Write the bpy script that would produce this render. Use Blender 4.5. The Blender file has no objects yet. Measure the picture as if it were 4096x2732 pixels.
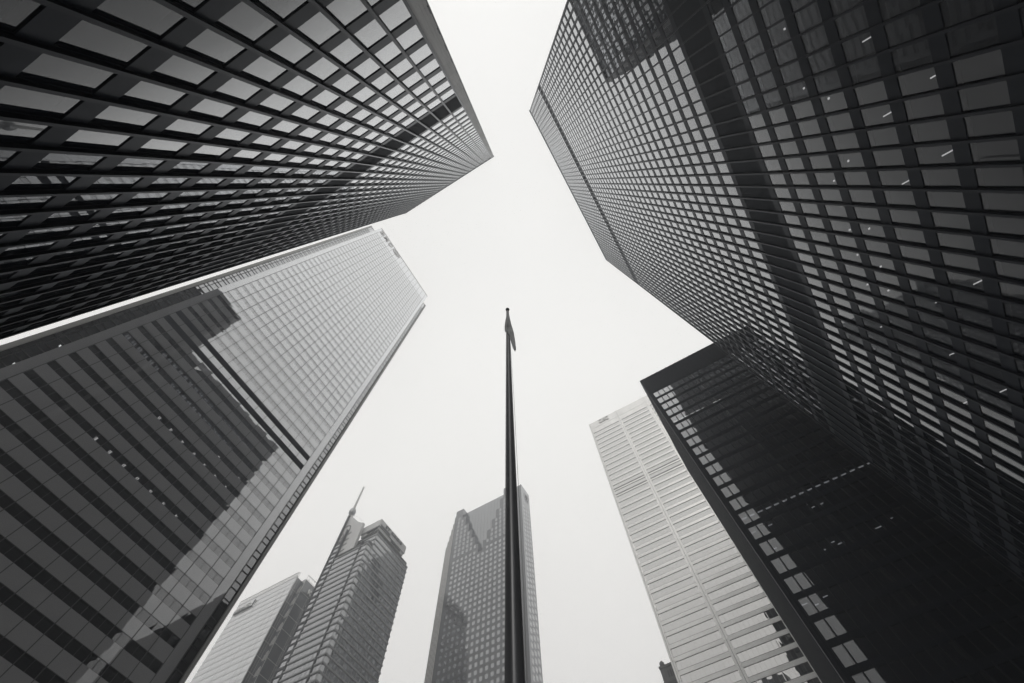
import bpy, math, random
import numpy as np
from mathutils import Matrix, Vector

random.seed(7)
rng = np.random.default_rng(7)
scene = bpy.context.scene
col = scene.collection
rad = math.radians

# ------------------------------------------------------------------ camera
CAMZ = 1.6
RC = np.array([[0.50787, -0.86131, -0.01483],
               [0.80811, 0.48232, -0.33813],
               [0.29839, 0.15974, 0.94098]])          # rows: right, down, forward
U_, S_, V_ = np.linalg.svd(RC)
RC = U_ @ V_
FPX = 1772.05                                          # focal length in pixels of a 4096 wide frame
cam_d = bpy.data.cameras.new('camera')
cam = bpy.data.objects.new('camera', cam_d)
col.objects.link(cam)
cam_d.sensor_width = 36.0
cam_d.lens = FPX * 36.0 / 4096.0
cam_d.clip_start = 0.1
cam_d.clip_end = 6000.0
r_, u_, b_ = RC[0], -RC[1], -RC[2]
cam.matrix_world = Matrix(((r_[0], u_[0], b_[0], 0), (r_[1], u_[1], b_[1], 0), (r_[2], u_[2], b_[2], CAMZ), (0, 0, 0, 1)))
scene.camera = cam
scene.render.resolution_x = 1024
scene.render.resolution_y = 683

# ------------------------------------------------------------------ world and sun
SUN_DIR = Vector((-1.0, -0.35, 0.9)).normalized()     # towards the veiled sun
SUN_EL = math.asin(SUN_DIR.z)
SUN_AZ = math.atan2(SUN_DIR.x, SUN_DIR.y)
world = bpy.data.worlds.new('World')
scene.world = world
world.use_nodes = True
nt = world.node_tree
nt.nodes.clear()
def wn(t, **k):
    n = nt.nodes.new(t)
    for a, b in k.items(): setattr(n, a, b)
    return n
sky = wn('ShaderNodeTexSky', sky_type='NISHITA')
sky.sun_disc = False
sky.sun_elevation = SUN_EL
sky.sun_rotation = SUN_AZ
sky.air_density = 1.0
sky.dust_density = 5.0
bw = wn('ShaderNodeRGBToBW')
nt.links.new(sky.outputs[0], bw.inputs[0])
tc = wn('ShaderNodeTexCoord')
sep = wn('ShaderNodeSeparateXYZ')
nt.links.new(tc.outputs['Generated'], sep.inputs[0])
ramp = wn('ShaderNodeValToRGB')
el = ramp.color_ramp.elements
el[0].position = 0.0; el[0].color = (0.62, 0.60, 0.58, 1)
el[1].position = 1.0; el[1].color = (0.93, 0.921, 0.897, 1)
e = el.new(0.5); e.color = (0.945, 0.922, 0.893, 1)
e = el.new(0.8); e.color = (0.95, 0.938, 0.908, 1)
nt.links.new(sep.outputs['Z'], ramp.inputs[0])
nz = wn('ShaderNodeTexNoise'); nz.inputs['Scale'].default_value = 1.6; nz.inputs['Detail'].default_value = 3.0
nt.links.new(tc.outputs['Generated'], nz.inputs['Vector'])
mr = wn('ShaderNodeMapRange'); mr.inputs['To Min'].default_value = 0.93; mr.inputs['To Max'].default_value = 1.04
nt.links.new(nz.outputs['Fac'], mr.inputs['Value'])
cl = wn('ShaderNodeVectorMath', operation='SCALE')
nt.links.new(ramp.outputs[0], cl.inputs[0]); nt.links.new(mr.outputs[0], cl.inputs['Scale'])
sc2 = wn('ShaderNodeVectorMath', operation='SCALE'); sc2.inputs['Scale'].default_value = 12.1
nt.links.new(cl.outputs[0], sc2.inputs[0])
mx = wn('ShaderNodeMix', data_type='RGBA'); mx.inputs[0].default_value = 0.975
nt.links.new(bw.outputs[0], mx.inputs[6]); nt.links.new(sc2.outputs[0], mx.inputs[7])
bg = wn('ShaderNodeBackground'); bg.inputs['Strength'].default_value = 0.1
nt.links.new(mx.outputs[2], bg.inputs['Color'])
wo = wn('ShaderNodeOutputWorld')
nt.links.new(bg.outputs[0], wo.inputs['Surface'])

sun_d = bpy.data.lights.new('sun', 'SUN')
sun_d.energy = 1.0
sun_d.angle = rad(12)
sun_d.color = (1.0, 0.97, 0.93)
sun = bpy.data.objects.new('sun', sun_d)
col.objects.link(sun)
sun.rotation_euler = SUN_DIR.to_track_quat('Z', 'Y').to_euler()
sun.location = (0, 0, 400)

vs = scene.view_settings
vs.view_transform = 'Standard'
vs.look = 'None'
vs.exposure = 0.0
vs.gamma = 1.0
vs.use_curve_mapping = False
cy = scene.cycles
cy.max_bounces = 10
cy.glossy_bounces = 5
cy.diffuse_bounces = 3
cy.transparent_max_bounces = 12
cy.volume_bounces = 0
cy.caustics_reflective = False
cy.caustics_refractive = False
cy.sample_clamp_indirect = 4.0

# ------------------------------------------------------------------ helpers
def empty(name, loc, label=None, cat=None, group=None):
    o = bpy.data.objects.new(name, None)
    col.objects.link(o)
    o.location = loc
    o.empty_display_size = 1.0
    if label: o['label'] = label
    if cat: o['category'] = cat
    if group: o['group'] = group
    return o

CUBE_F = [(0, 3, 2, 1), (4, 5, 6, 7), (0, 1, 5, 4), (1, 2, 6, 5), (2, 3, 7, 6), (3, 0, 4, 7)]
class MB:
    def __init__(self): self.v = []; self.f = []
    def box(self, x0, y0, z0, x1, y1, z1):
        if x0 > x1: x0, x1 = x1, x0
        if y0 > y1: y0, y1 = y1, y0
        if z0 > z1: z0, z1 = z1, z0
        n = len(self.v)
        self.v += [(x0, y0, z0), (x1, y0, z0), (x1, y1, z0), (x0, y1, z0), (x0, y0, z1), (x1, y0, z1), (x1, y1, z1), (x0, y1, z1)]
        self.f += [tuple(n + i for i in q) for q in CUBE_F]
        return self
    def poly(self, pts, faces):
        n = len(self.v)
        self.v += [tuple(p) for p in pts]
        self.f += [tuple(n + i for i in q) for q in faces]
        return self
    def quad(self, *p): return self.poly(p, [(0, 1, 2, 3)])
    def prism(self, pts, axis, a, b):
        # pts: list of (p, q) in the plane across axis ('x' -> (y,z), 'y' -> (x,z), 'z' -> (x,y))
        def mk(p, q, t):
            return {'x': (t, p, q), 'y': (p, t, q), 'z': (p, q, t)}[axis]
        m = len(pts)
        P = [mk(p, q, a) for p, q in pts] + [mk(p, q, b) for p, q in pts]
        F = [tuple(range(m - 1, -1, -1)), tuple(range(m, 2 * m))] + [(i, (i + 1) % m, (i + 1) % m + m, i + m) for i in range(m)]
        return self.poly(P, F)
    def tube(self, pts, radii, n=12, cap=True):
        rings = []
        P = [Vector(p) for p in pts]
        for i, p in enumerate(P):
            d = (P[min(i + 1, len(P) - 1)] - P[max(i - 1, 0)]).normalized()
            a = d.orthogonal().normalized() if i == 0 else (pa - d * pa.dot(d)).normalized()
            pa = a
            b = d.cross(a)
            r = radii[i] if hasattr(radii, '__len__') else radii
            rings.append([tuple(p + (a * math.cos(2 * math.pi * k / n) + b * math.sin(2 * math.pi * k / n)) * r) for k in range(n)])
        m = len(self.v)
        for r in rings: self.v += r
        for i in range(len(P) - 1):
            for k in range(n):
                self.f.append((m + i * n + k, m + i * n + (k + 1) % n, m + (i + 1) * n + (k + 1) % n, m + (i + 1) * n + k))
        if cap:
            self.f.append(tuple(m + k for k in range(n - 1, -1, -1)))
            self.f.append(tuple(m + (len(P) - 1) * n + k for k in range(n)))
        return self
    def build(self, name, mat, root=None, kind=None, label=None, smooth=False, parent=None):
        if not self.v: return None
        par = parent or root
        off = np.zeros(3)
        q = par
        while q is not None:
            off = off + np.array(q.location); q = q.parent
        me = bpy.data.meshes.new(name)
        me.from_pydata((np.array(self.v) - off).tolist(), [], self.f)
        me.materials.append(mat)
        if smooth: me.polygons.foreach_set('use_smooth', [True] * len(me.polygons))
        me.update()
        o = bpy.data.objects.new(name, me)
        col.objects.link(o)
        if par: o.parent = par
        if kind: o['kind'] = kind
        if label: o['label'] = label
        return o

def proj(p):
    c = RC @ (np.array(p) - np.array([0, 0, CAMZ]))
    if c[2] <= 0.1: return None
    return (2048 + FPX * c[0] / c[2], 1366 + FPX * c[1] / c[2])
def screen_area(pts):
    q = []
    for p in pts:
        s = proj(p)
        if s is None: return 0.0
        q.append(s)
    cx = sum(a for a, _ in q) / len(q); cyy = sum(b for _, b in q) / len(q)
    if not (-40 < cx < 4136 and -40 < cyy < 2772): return 0.0
    s = 0
    for i in range(len(q)):
        a, b = q[i], q[(i + 1) % len(q)]
        s += a[0] * b[1] - b[0] * a[1]
    return abs(s) / 2

def split_parts(items, name, mat, root, most=100, stuff_name=None):
    """items: [(area, adder, corners)] - the largest become parts of their own, the rest one stuff part"""
    items.sort(key=lambda t: -t[0])
    for k, it in enumerate(items[:most]):
        b = MB(); it[1](b); b.build(name, mat, root)
    if len(items) > most:
        b = MB()
        for it in items[most:]: it[1](b)
        b.build(stuff_name or name, mat, root, kind='stuff')

# ------------------------------------------------------------------ materials
def new_mat(name):
    m = bpy.data.materials.new(name); m.use_nodes = True
    m.node_tree.nodes.clear()
    return m, m.node_tree
def objcoord(t):
    return t.nodes.new('ShaderNodeTexCoord').outputs['Object']
def noise(t, scale, detail=3, vec=None, rough=0.5):
    n = t.nodes.new('ShaderNodeTexNoise'); n.inputs['Scale'].default_value = scale; n.inputs['Detail'].default_value = detail
    n.inputs['Roughness'].default_value = rough
    t.links.new(vec or objcoord(t), n.inputs['Vector'])
    return n.outputs['Fac']
def bump(t, h, strength, dist):
    b = t.nodes.new('ShaderNodeBump'); b.inputs['Strength'].default_value = strength; b.inputs['Distance'].default_value = dist
    t.links.new(h, b.inputs['Height']); return b.outputs['Normal']
def fac_ramp(t, pts, normal=None):
    lw = t.nodes.new('ShaderNodeLayerWeight'); lw.inputs['Blend'].default_value = 0.5
    if normal is not None: t.links.new(normal, lw.inputs['Normal'])
    cr = t.nodes.new('ShaderNodeValToRGB')
    E_ = cr.color_ramp.elements
    E_[0].position = pts[0][0]; E_[0].color = (pts[0][1],) * 3 + (1,)
    E_[1].position = pts[-1][0]; E_[1].color = (pts[-1][1],) * 3 + (1,)
    for p, v in pts[1:-1]:
        e = E_.new(p); e.color = (v, v, v, 1)
    t.links.new(lw.outputs['Facing'], cr.inputs[0])
    return cr.outputs[0]
def coated(name, base, pts, rough=0.0, see=False, milk=(0.02, 0.021, 0.024), wave=0.004, wscale=0.45, var=0.0, tint=(0.965, 0.98, 1.0), tone_scale=0.3):
    """a surface whose mirror share follows a hand-set curve of the angle; below it a diffuse body or a view through the pane"""
    m, t = new_mat(name)
    nrm = bump(t, noise(t, wscale, 1.5), 1.0, wave) if wave > 0 else None
    fac = fac_ramp(t, pts, None)
    g = t.nodes.new('ShaderNodeBsdfGlossy'); g.inputs['Roughness'].default_value = rough
    g.inputs['Color'].default_value = tint + (1,)
    if nrm is not None: t.links.new(nrm, g.inputs['Normal'])
    if see:
        dt = t.nodes.new('ShaderNodeBsdfTransparent'); dt.inputs['Color'].default_value = tuple(base) + (1,)
        dd = t.nodes.new('ShaderNodeBsdfDiffuse'); dd.inputs['Color'].default_value = tuple(milk) + (1,)
        d = t.nodes.new('ShaderNodeMixShader'); d.inputs[0].default_value = see if see is not True else 0.6
        t.links.new(dd.outputs[0], d.inputs[1]); t.links.new(dt.outputs[0], d.inputs[2])
    else:
        d = t.nodes.new('ShaderNodeBsdfDiffuse')
        if var > 0:
            mp = t.nodes.new('ShaderNodeMapRange'); mp.inputs['To Min'].default_value = 1 - var; mp.inputs['To Max'].default_value = 1 + var
            t.links.new(noise(t, tone_scale, 5, rough=0.65), mp.inputs['Value'])
            s = t.nodes.new('ShaderNodeVectorMath'); s.operation = 'SCALE'; s.inputs[0].default_value = tuple(base)
            t.links.new(mp.outputs[0], s.inputs['Scale']); t.links.new(s.outputs[0], d.inputs['Color'])
        else: d.inputs['Color'].default_value = tuple(base) + (1,)
    mix = t.nodes.new('ShaderNodeMixShader')
    t.links.new(fac, mix.inputs[0]); t.links.new(d.outputs[0], mix.inputs[1]); t.links.new(g.outputs[0], mix.inputs[2])
    out = t.nodes.new('ShaderNodeOutputMaterial'); t.links.new(mix.outputs[0], out.inputs['Surface'])
    return m
def paint(name, base, rough=0.5, metallic=0.0, var=0.12, scale=0.4, spec=0.5, cell=None, cellvar=0.0, streak=False, bmp=0.0):
    m, t = new_mat(name)
    p = t.nodes.new('ShaderNodeBsdfPrincipled')
    p.inputs['Roughness'].default_value = rough; p.inputs['Metallic'].default_value = metallic
    p.inputs['Specular IOR Level'].default_value = spec
    vec = objcoord(t)
    if streak:
        mpg = t.nodes.new('ShaderNodeMapping'); mpg.inputs['Scale'].default_value = (1, 1, 0.12)
        t.links.new(vec, mpg.inputs[0]); nv = mpg.outputs[0]
    else: nv = vec
    mp = t.nodes.new('ShaderNodeMapRange'); mp.inputs['From Min'].default_value = 0.3; mp.inputs['From Max'].default_value = 0.7
    mp.inputs['To Min'].default_value = 1 - var; mp.inputs['To Max'].default_value = 1 + var
    t.links.new(noise(t, scale, 6, nv, 0.65), mp.inputs['Value'])
    f = mp.outputs[0]
    if cell:
        sn = t.nodes.new('ShaderNodeVectorMath'); sn.operation = 'SNAP'; sn.inputs[1].default_value = cell
        t.links.new(vec, sn.inputs[0])
        w = t.nodes.new('ShaderNodeTexWhiteNoise'); w.noise_dimensions = '3D'; t.links.new(sn.outputs[0], w.inputs['Vector'])
        m2 = t.nodes.new('ShaderNodeMapRange'); m2.inputs['To Min'].default_value = 1 - cellvar; m2.inputs['To Max'].default_value = 1 + cellvar
        t.links.new(w.outputs['Value'], m2.inputs['Value'])
        mu = t.nodes.new('ShaderNodeMath'); mu.operation = 'MULTIPLY'
        t.links.new(f, mu.inputs[0]); t.links.new(m2.outputs[0], mu.inputs[1]); f = mu.outputs[0]
    s = t.nodes.new('ShaderNodeVectorMath'); s.operation = 'SCALE'; s.inputs[0].default_value = tuple(base)
    t.links.new(f, s.inputs['Scale']); t.links.new(s.outputs[0], p.inputs['Base Color'])
    if bmp > 0: t.links.new(bump(t, noise(t, 12, 3), 0.5, bmp), p.inputs['Normal'])
    out = t.nodes.new('ShaderNodeOutputMaterial'); t.links.new(p.outputs[0], out.inputs['Surface'])
    return m
def lamp(name, c, s):
    m, t = new_mat(name)
    e = t.nodes.new('ShaderNodeEmission'); e.inputs['Color'].default_value = c + (1,); e.inputs['Strength'].default_value = s
    out = t.nodes.new('ShaderNodeOutputMaterial'); t.links.new(e.outputs[0], out.inputs['Surface'])
    return m

TDG = [(0.0, 0.025), (0.353, 0.034), (0.40, 0.050), (0.445, 0.066), (0.48, 0.088), (0.515, 0.115), (0.544, 0.15), (0.57, 0.185), (0.64, 0.34), (0.71, 0.50), (0.84, 0.74), (1.0, 0.96)]  # part of this fall-off is lens vignette put into the mirror curve
TDA = [(0.0, 0.025), (0.40, 0.04), (0.47, 0.058), (0.53, 0.090), (0.575, 0.15), (0.61, 0.25), (0.66, 0.40), (0.71, 0.55), (0.84, 0.78), (1.0, 0.96)]  # same glass, curve lowered to put the corner vignette into the near tower
M = {}
M['td_glass'] = coated('bronze_glass', (0.34, 0.35, 0.37), TDG, see=0.5, milk=(0.028, 0.032, 0.043), wave=0.0014, wscale=0.3)
M['td_glass_vignetted'] = coated('bronze_glass_vignetted', (0.34, 0.35, 0.37), TDA, see=0.5, milk=(0.028, 0.032, 0.043), wave=0.0014, wscale=0.3)
M['td_glass_brightened'] = coated('bronze_glass_brightened', (0.40, 0.41, 0.43), [(0.0, 0.07), (0.143, 0.10), (0.26, 0.14), (0.38, 0.25), (0.47, 0.45), (0.7, 0.65), (1.0, 0.96)], see=0.6, milk=(0.014, 0.018, 0.027), wave=0.003, wscale=0.5)  # same glass, curve raised where the lens vignette is weaker; body darkened against the sun
M['td_steel'] = coated('black_painted_steel', (0.025, 0.029, 0.038), [(0.0, 0.008), (0.45, 0.012), (0.6, 0.035), (0.7, 0.08), (0.8, 0.16), (0.9, 0.32), (1.0, 0.6)], rough=0.38, wave=0.0, var=0.2, tone_scale=0.6)
M['td_flange'] = coated('black_flange_steel', (0.028, 0.031, 0.039), [(0.0, 0.010), (0.45, 0.016), (0.6, 0.045), (0.7, 0.10), (0.8, 0.22), (0.9, 0.4), (1.0, 0.65)], rough=0.34, wave=0.0, var=0.2, tone_scale=0.5)
M['td_steel_darkened'] = coated('black_painted_steel_darkened', (0.011, 0.014, 0.021), [(0.0, 0.006), (0.45, 0.010), (0.6, 0.03), (0.8, 0.12), (1.0, 0.5)], rough=0.4, wave=0.0, var=0.2, tone_scale=0.6)  # darker copy of the same steel, offsets sunlight on the lower tower
M['td_flange_darkened'] = coated('black_flange_steel_darkened', (0.014, 0.017, 0.024), [(0.0, 0.006), (0.45, 0.012), (0.6, 0.04), (0.8, 0.15), (1.0, 0.5)], rough=0.4, wave=0.0, var=0.2, tone_scale=0.6)  # flange copy darkened likewise, to take down the sunlight on it
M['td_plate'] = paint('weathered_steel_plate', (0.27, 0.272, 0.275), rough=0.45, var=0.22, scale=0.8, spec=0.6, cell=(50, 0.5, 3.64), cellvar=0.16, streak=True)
M['td_core'] = paint('dark_interior', (0.050, 0.058, 0.075), rough=0.9, var=0.2, scale=0.2, spec=0.1)
M['louvre'] = paint('black_louvre', (0.022, 0.026, 0.034), rough=0.8, var=0.1, spec=0.12)
M['tube'] = lamp('fluorescent_tube', (1.0, 0.98, 0.93), 2.2)
M['tube_dim'] = lamp('dim_office_light', (0.92, 0.93, 0.95), 0.75)
M['fcp_panel'] = coated('white_fritted_glass_panel', (0.28, 0.283, 0.29), [(0.0, 0.06), (0.15, 0.10), (0.27, 0.21), (0.40, 0.40), (0.6, 0.70), (0.75, 0.88), (1.0, 0.97)], wave=0.004, wscale=0.2, var=0.05)
M['fcp_glass'] = coated('grey_office_glass', (0.24, 0.245, 0.26), [(0.0, 0.07), (0.15, 0.10), (0.27, 0.20), (0.40, 0.34), (0.6, 0.58), (0.75, 0.74), (1.0, 0.94)], see=True, wave=0.004, wscale=0.25)
M['fin'] = paint('pale_granite_fin', (0.62, 0.615, 0.60), rough=0.5, var=0.05)
M['fcp_joint'] = paint('dark_joint', (0.045, 0.047, 0.051), rough=0.8, var=0.1)
M['fcp_pier'] = paint('pale_metal_pier', (0.33, 0.328, 0.32), rough=0.45, var=0.06, scale=0.2, cell=(50, 50, 8.05), cellvar=0.05)
M['cc_steel'] = paint('brushed_stainless_steel', (0.70, 0.697, 0.683), rough=0.40, metallic=0.5, var=0.06, scale=0.25, cell=(500, 9.0, 4.04), cellvar=0.03, streak=True)
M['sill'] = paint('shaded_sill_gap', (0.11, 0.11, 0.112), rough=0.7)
M['cc_glass'] = coated('silvered_glass', (0.10, 0.10, 0.105), [(0.0, 0.47), (0.2, 0.52), (0.4, 0.60), (0.6, 0.70), (1.0, 0.97)], see=True, wave=0.006, wscale=0.3, tint=(0.98, 0.975, 0.96))
M['granite'] = coated('polished_brown_granite', (0.062, 0.064, 0.067), [(0.0, 0.05), (0.3, 0.08), (0.45, 0.13), (0.6, 0.26), (0.8, 0.5), (1.0, 0.9)], rough=0.04, wave=0.002, wscale=0.3, var=0.12, tone_scale=0.15)
M['sp_glass'] = coated('bank_tower_glass', (0.06, 0.062, 0.067), [(0.0, 0.20), (0.3, 0.27), (0.45, 0.36), (0.6, 0.46), (0.8, 0.6), (1.0, 0.95)], wave=0.005, wscale=0.4)
M['sr_glass'] = coated('hotel_blue_grey_glass', (0.045, 0.048, 0.053), [(0.0, 0.20), (0.25, 0.24), (0.45, 0.32), (0.6, 0.42), (0.8, 0.6), (1.0, 0.95)], wave=0.004, wscale=0.6)
M['sr_metal'] = paint('grey_hotel_metal', (0.26, 0.265, 0.27), rough=0.4, metallic=0.3, var=0.08, scale=0.3)
M['sr_crown'] = paint('pale_crown_metal', (0.46, 0.46, 0.455), rough=0.45, metallic=0.1, var=0.06, scale=0.2)
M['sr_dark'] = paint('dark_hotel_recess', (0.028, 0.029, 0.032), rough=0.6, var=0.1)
M['kp_panel'] = coated('pale_curved_glass_panel', (0.36, 0.358, 0.35), [(0.0, 0.18), (0.3, 0.25), (0.5, 0.36), (0.8, 0.6), (1.0, 0.95)], rough=0.12, wave=0.004, wscale=0.2, var=0.08, tone_scale=0.5)
M['kp_glass'] = coated('dark_blue_glass', (0.05, 0.053, 0.058), [(0.0, 0.08), (0.3, 0.11), (0.5, 0.2), (0.8, 0.5), (1.0, 0.95)], wave=0.006, wscale=0.25, var=0.3, tone_scale=0.12)
M['kp_frame'] = paint('light_aluminium_frame', (0.42, 0.42, 0.41), rough=0.4, metallic=0.3, var=0.05)
M['white_sign'] = paint('white_sign_letters', (0.75, 0.75, 0.73), rough=0.4, var=0.03)
M['grey_sign'] = paint('grey_sign_letters', (0.22, 0.22, 0.225), rough=0.5, var=0.05)
M['dark_sign'] = paint('dark_sign_letters', (0.07, 0.07, 0.075), rough=0.5, var=0.05)
M['pale_sign'] = paint('pale_sign_letters', (0.60, 0.595, 0.585), rough=0.5, var=0.05)
M['faint_sign'] = paint('faint_sign_letters', (0.60, 0.595, 0.585), rough=0.45, var=0.04)
M['stone'] = paint('dark_weathered_stone', (0.13, 0.13, 0.128), rough=0.85, var=0.3, scale=0.6, spec=0.2, bmp=0.02)
M['stone_dark'] = paint('dark_stone_opening', (0.03, 0.03, 0.032), rough=0.9, var=0.1)
M['pole'] = paint('bronze_pole', (0.10, 0.103, 0.11), rough=0.33, metallic=0.2, var=0.15, scale=1.5, spec=0.45, streak=True)
M['flag'] = paint('grey_flag_cloth', (0.34, 0.345, 0.352), rough=0.9, var=0.25, scale=3.0, spec=0.1)
def cloth_mat(name, c):
    m, t = new_mat(name)
    d = t.nodes.new('ShaderNodeBsdfDiffuse'); tr = t.nodes.new('ShaderNodeBsdfTranslucent')
    mp = t.nodes.new('ShaderNodeMapRange'); mp.inputs['To Min'].default_value = 0.75; mp.inputs['To Max'].default_value = 1.25
    t.links.new(noise(t, 2.2, 4), mp.inputs['Value'])
    s_ = t.nodes.new('ShaderNodeVectorMath'); s_.operation = 'SCALE'; s_.inputs[0].default_value = c
    t.links.new(mp.outputs[0], s_.inputs['Scale'])
    t.links.new(s_.outputs[0], d.inputs['Color']); t.links.new(s_.outputs[0], tr.inputs['Color'])
    mx_ = t.nodes.new('ShaderNodeMixShader'); mx_.inputs[0].default_value = 0.5
    t.links.new(d.outputs[0], mx_.inputs[1]); t.links.new(tr.outputs[0], mx_.inputs[2])
    o_ = t.nodes.new('ShaderNodeOutputMaterial'); t.links.new(mx_.outputs[0], o_.inputs['Surface'])
    return m
M['flag'] = cloth_mat('grey_flag_cloth', (0.76, 0.77, 0.78))
M['rope'] = paint('pale_halyard', (0.25, 0.25, 0.25), rough=0.8)
M['plaza'] = paint('grey_granite_paving', (0.36, 0.357, 0.35), rough=0.75, var=0.12, scale=0.3, cell=(1.5, 1.5, 50), cellvar=0.1)
M['roof'] = paint('roof_membrane', (0.10, 0.10, 0.10), rough=0.9)

# ------------------------------------------------------------------ setting
g = MB(); g.quad((-700, -700, 0), (700, -700, 0), (700, 700, 0), (-700, 700, 0))
go = g.build('ground', M['plaza']); go['kind'] = 'structure'

# ------------------------------------------------------------------ black steel towers
class Face:
    """a facade frame: origin on the glass plane, u along the wall, n outwards"""
    def __init__(self, o, u, n):
        self.o, self.u, self.n = np.array(o, float), np.array(u, float), np.array(n, float)
    def p(self, u, n, z):
        q = self.o + self.u * u + self.n * n
        return (q[0], q[1], z)
    def box(self, b, u0, u1, n0, n1, z0, z1):
        a, c = self.p(u0, n0, z0), self.p(u1, n1, z1)
        b.box(*a, *c)

def steel_set(far):
    return (M['td_steel_darkened'], M['td_flange_darkened']) if far else (M['td_steel'], M['td_flange'])

def td_tower(name, label, cat, group, glass, X0, X1, Y0, Y1, ztop, bay, pitch, ztops, mech, front, sides, ubase, corner, lights=(), core_in=2.4, top_louvre=3.5):
    """X0..Y1: glass planes of the four walls. ztops: window-head heights. mech: heads of floors closed by louvres"""
    STEEL, FLANGE = steel_set(glass == 'td_glass_brightened')
    cxm, cym = (X0 + X1) / 2, (Y0 + Y1) / 2
    root = empty(name, (cxm, cym, 0), label, cat, group)
    faces = {'px': Face((X1, 0, 0), (0, 1, 0), (1, 0, 0)), 'nx': Face((X0, 0, 0), (0, 1, 0), (-1, 0, 0)),
             'py': Face((0, Y1, 0), (1, 0, 0), (0, 1, 0)), 'ny': Face((0, Y0, 0), (1, 0, 0), (0, -1, 0))}
    rng_u = {'px': (Y0, Y1), 'nx': (Y0, Y1), 'py': (X0, X1), 'ny': (X0, X1)}
    b = MB(); b.box(X0 + core_in, Y0 + core_in, 0, X1 - core_in, Y1 - core_in, ztop - 1.0)
    b.build('core', M['td_core'], root)
    WH = 2.55 * pitch / 3.545
    zlow = ztops[0] - WH
    b = MB(); b.box(X0 + 0.02, Y0 + 0.02, 0, X1 - 0.02, Y1 - 0.02, zlow - 1.04)
    b.build('lobby_wall', M['td_core'], root)
    # spandrel rings: one per floor
    P = 0.05
    def ring(z0, z1, nm, mat, p=P, inn=0.35):
        bb = MB()
        bb.box(X0 - p, Y0 - p, z0, X0 + inn, Y1 + p, z1); bb.box(X1 - inn, Y0 - p, z0, X1 + p, Y1 + p, z1)
        bb.box(X0 + inn, Y0 - p, z0, X1 - inn, Y0 + inn, z1); bb.box(X0 + inn, Y1 - inn, z0, X1 - inn, Y1 + p, z1)
        bb.build(nm, mat, root)
    ring(zlow - 1.04, zlow, 'spandrel', STEEL)
    groups = []
    for i, zt in enumerate(ztops):
        if i in mech:
            continue
        nxt = ztops[i + 1] - WH if i + 1 < len(ztops) else zt + 0.99
        ring(zt, nxt, 'spandrel', STEEL)
    # louvre bands over runs of mechanical floors
    ms = sorted(mech)
    runs = []
    for i in ms:
        if runs and runs[-1][1] == i - 1: runs[-1][1] = i
        else: runs.append([i, i])
    for a, c in runs:
        z0 = ztops[a] - WH; z1 = ztops[c]
        ring(z0, z1, 'louvre_band', M['louvre'], p=0.03, inn=0.3)
        nxt = ztops[c + 1] - WH if c + 1 < len(ztops) else z1 + 0.99
        ring(z1, nxt, 'spandrel', STEEL)
    zl = ztops[-1] + 0.99
    ring(zl, ztop - 1.1, 'louvre_band', M['louvre'], p=0.03, inn=0.3)
    ring(ztop - 1.1, ztop, 'parapet', STEEL, p=0.16)
    b = MB(); b.box(X0 + 0.35, Y0 + 0.35, ztop - 0.9, X1 - 0.35, Y1 - 0.35, ztop - 0.6); b.build('roof', M['roof'], root)
    # floor slabs seen through the glass
    win = []
    mull = []
    other = MB()
    owin = MB()
    for fk in front + sides:
        F = faces[fk]; u0, u1 = rng_u[fk]
        us = ubase[fk]
        n = len(us)
        for i, u in enumerate(us):
            def add(bb, F=F, u=u):
                F.box(bb, u - 0.03, u + 0.03, 0.0, 0.215, zlow - 1.04, ztop + 0.15)
                F.box(bb, u - 0.085, u + 0.085, 0.215, 0.237, zlow - 1.04, ztop + 0.15)
                F.box(bb, u - 0.075, u + 0.075, -0.1, 0.02, zlow - 1.04, ztop - 1.1)
            if fk in front: mull.append((screen_area([F.p(u - .3, .3, 20), F.p(u + .3, .3, 20), F.p(u + .3, .3, ztop), F.p(u - .3, .3, ztop)]), add))
            else: add(other)
        for i in range(n - 1):
            for k, zt in enumerate(ztops):
                if k in mech: continue
                a, c = us[i] + 0.085, us[i + 1] - 0.085
                j = rng.normal(0, 0.0022, 4)
                pts = [F.p(a, j[0], zt - WH), F.p(c, j[1], zt - WH), F.p(c, j[2], zt), F.p(a, j[3], zt)]
                def add(bb, pts=pts): bb.quad(*pts)
                if fk in front: win.append((screen_area(pts), add))
                else: add(owin)
        # corner cover plates
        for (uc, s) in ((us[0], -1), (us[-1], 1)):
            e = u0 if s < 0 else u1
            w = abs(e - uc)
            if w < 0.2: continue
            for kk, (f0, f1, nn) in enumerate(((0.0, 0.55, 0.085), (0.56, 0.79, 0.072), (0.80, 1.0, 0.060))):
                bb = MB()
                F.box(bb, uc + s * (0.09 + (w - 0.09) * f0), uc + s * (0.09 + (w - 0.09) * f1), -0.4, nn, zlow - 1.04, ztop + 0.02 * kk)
                bb.build('corner_plate', M['td_plate'] if glass != 'td_glass_brightened' else STEEL, root)
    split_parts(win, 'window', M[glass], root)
    split_parts(mull, 'mullion', FLANGE, root)
    other.build('mullion', FLANGE, root, kind='stuff')
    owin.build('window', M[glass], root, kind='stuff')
    for l in lights:
        bb = MB(); bb.box(*l[:6]); bb.build('ceiling_light', M[l[6]], root)
    return root

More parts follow.
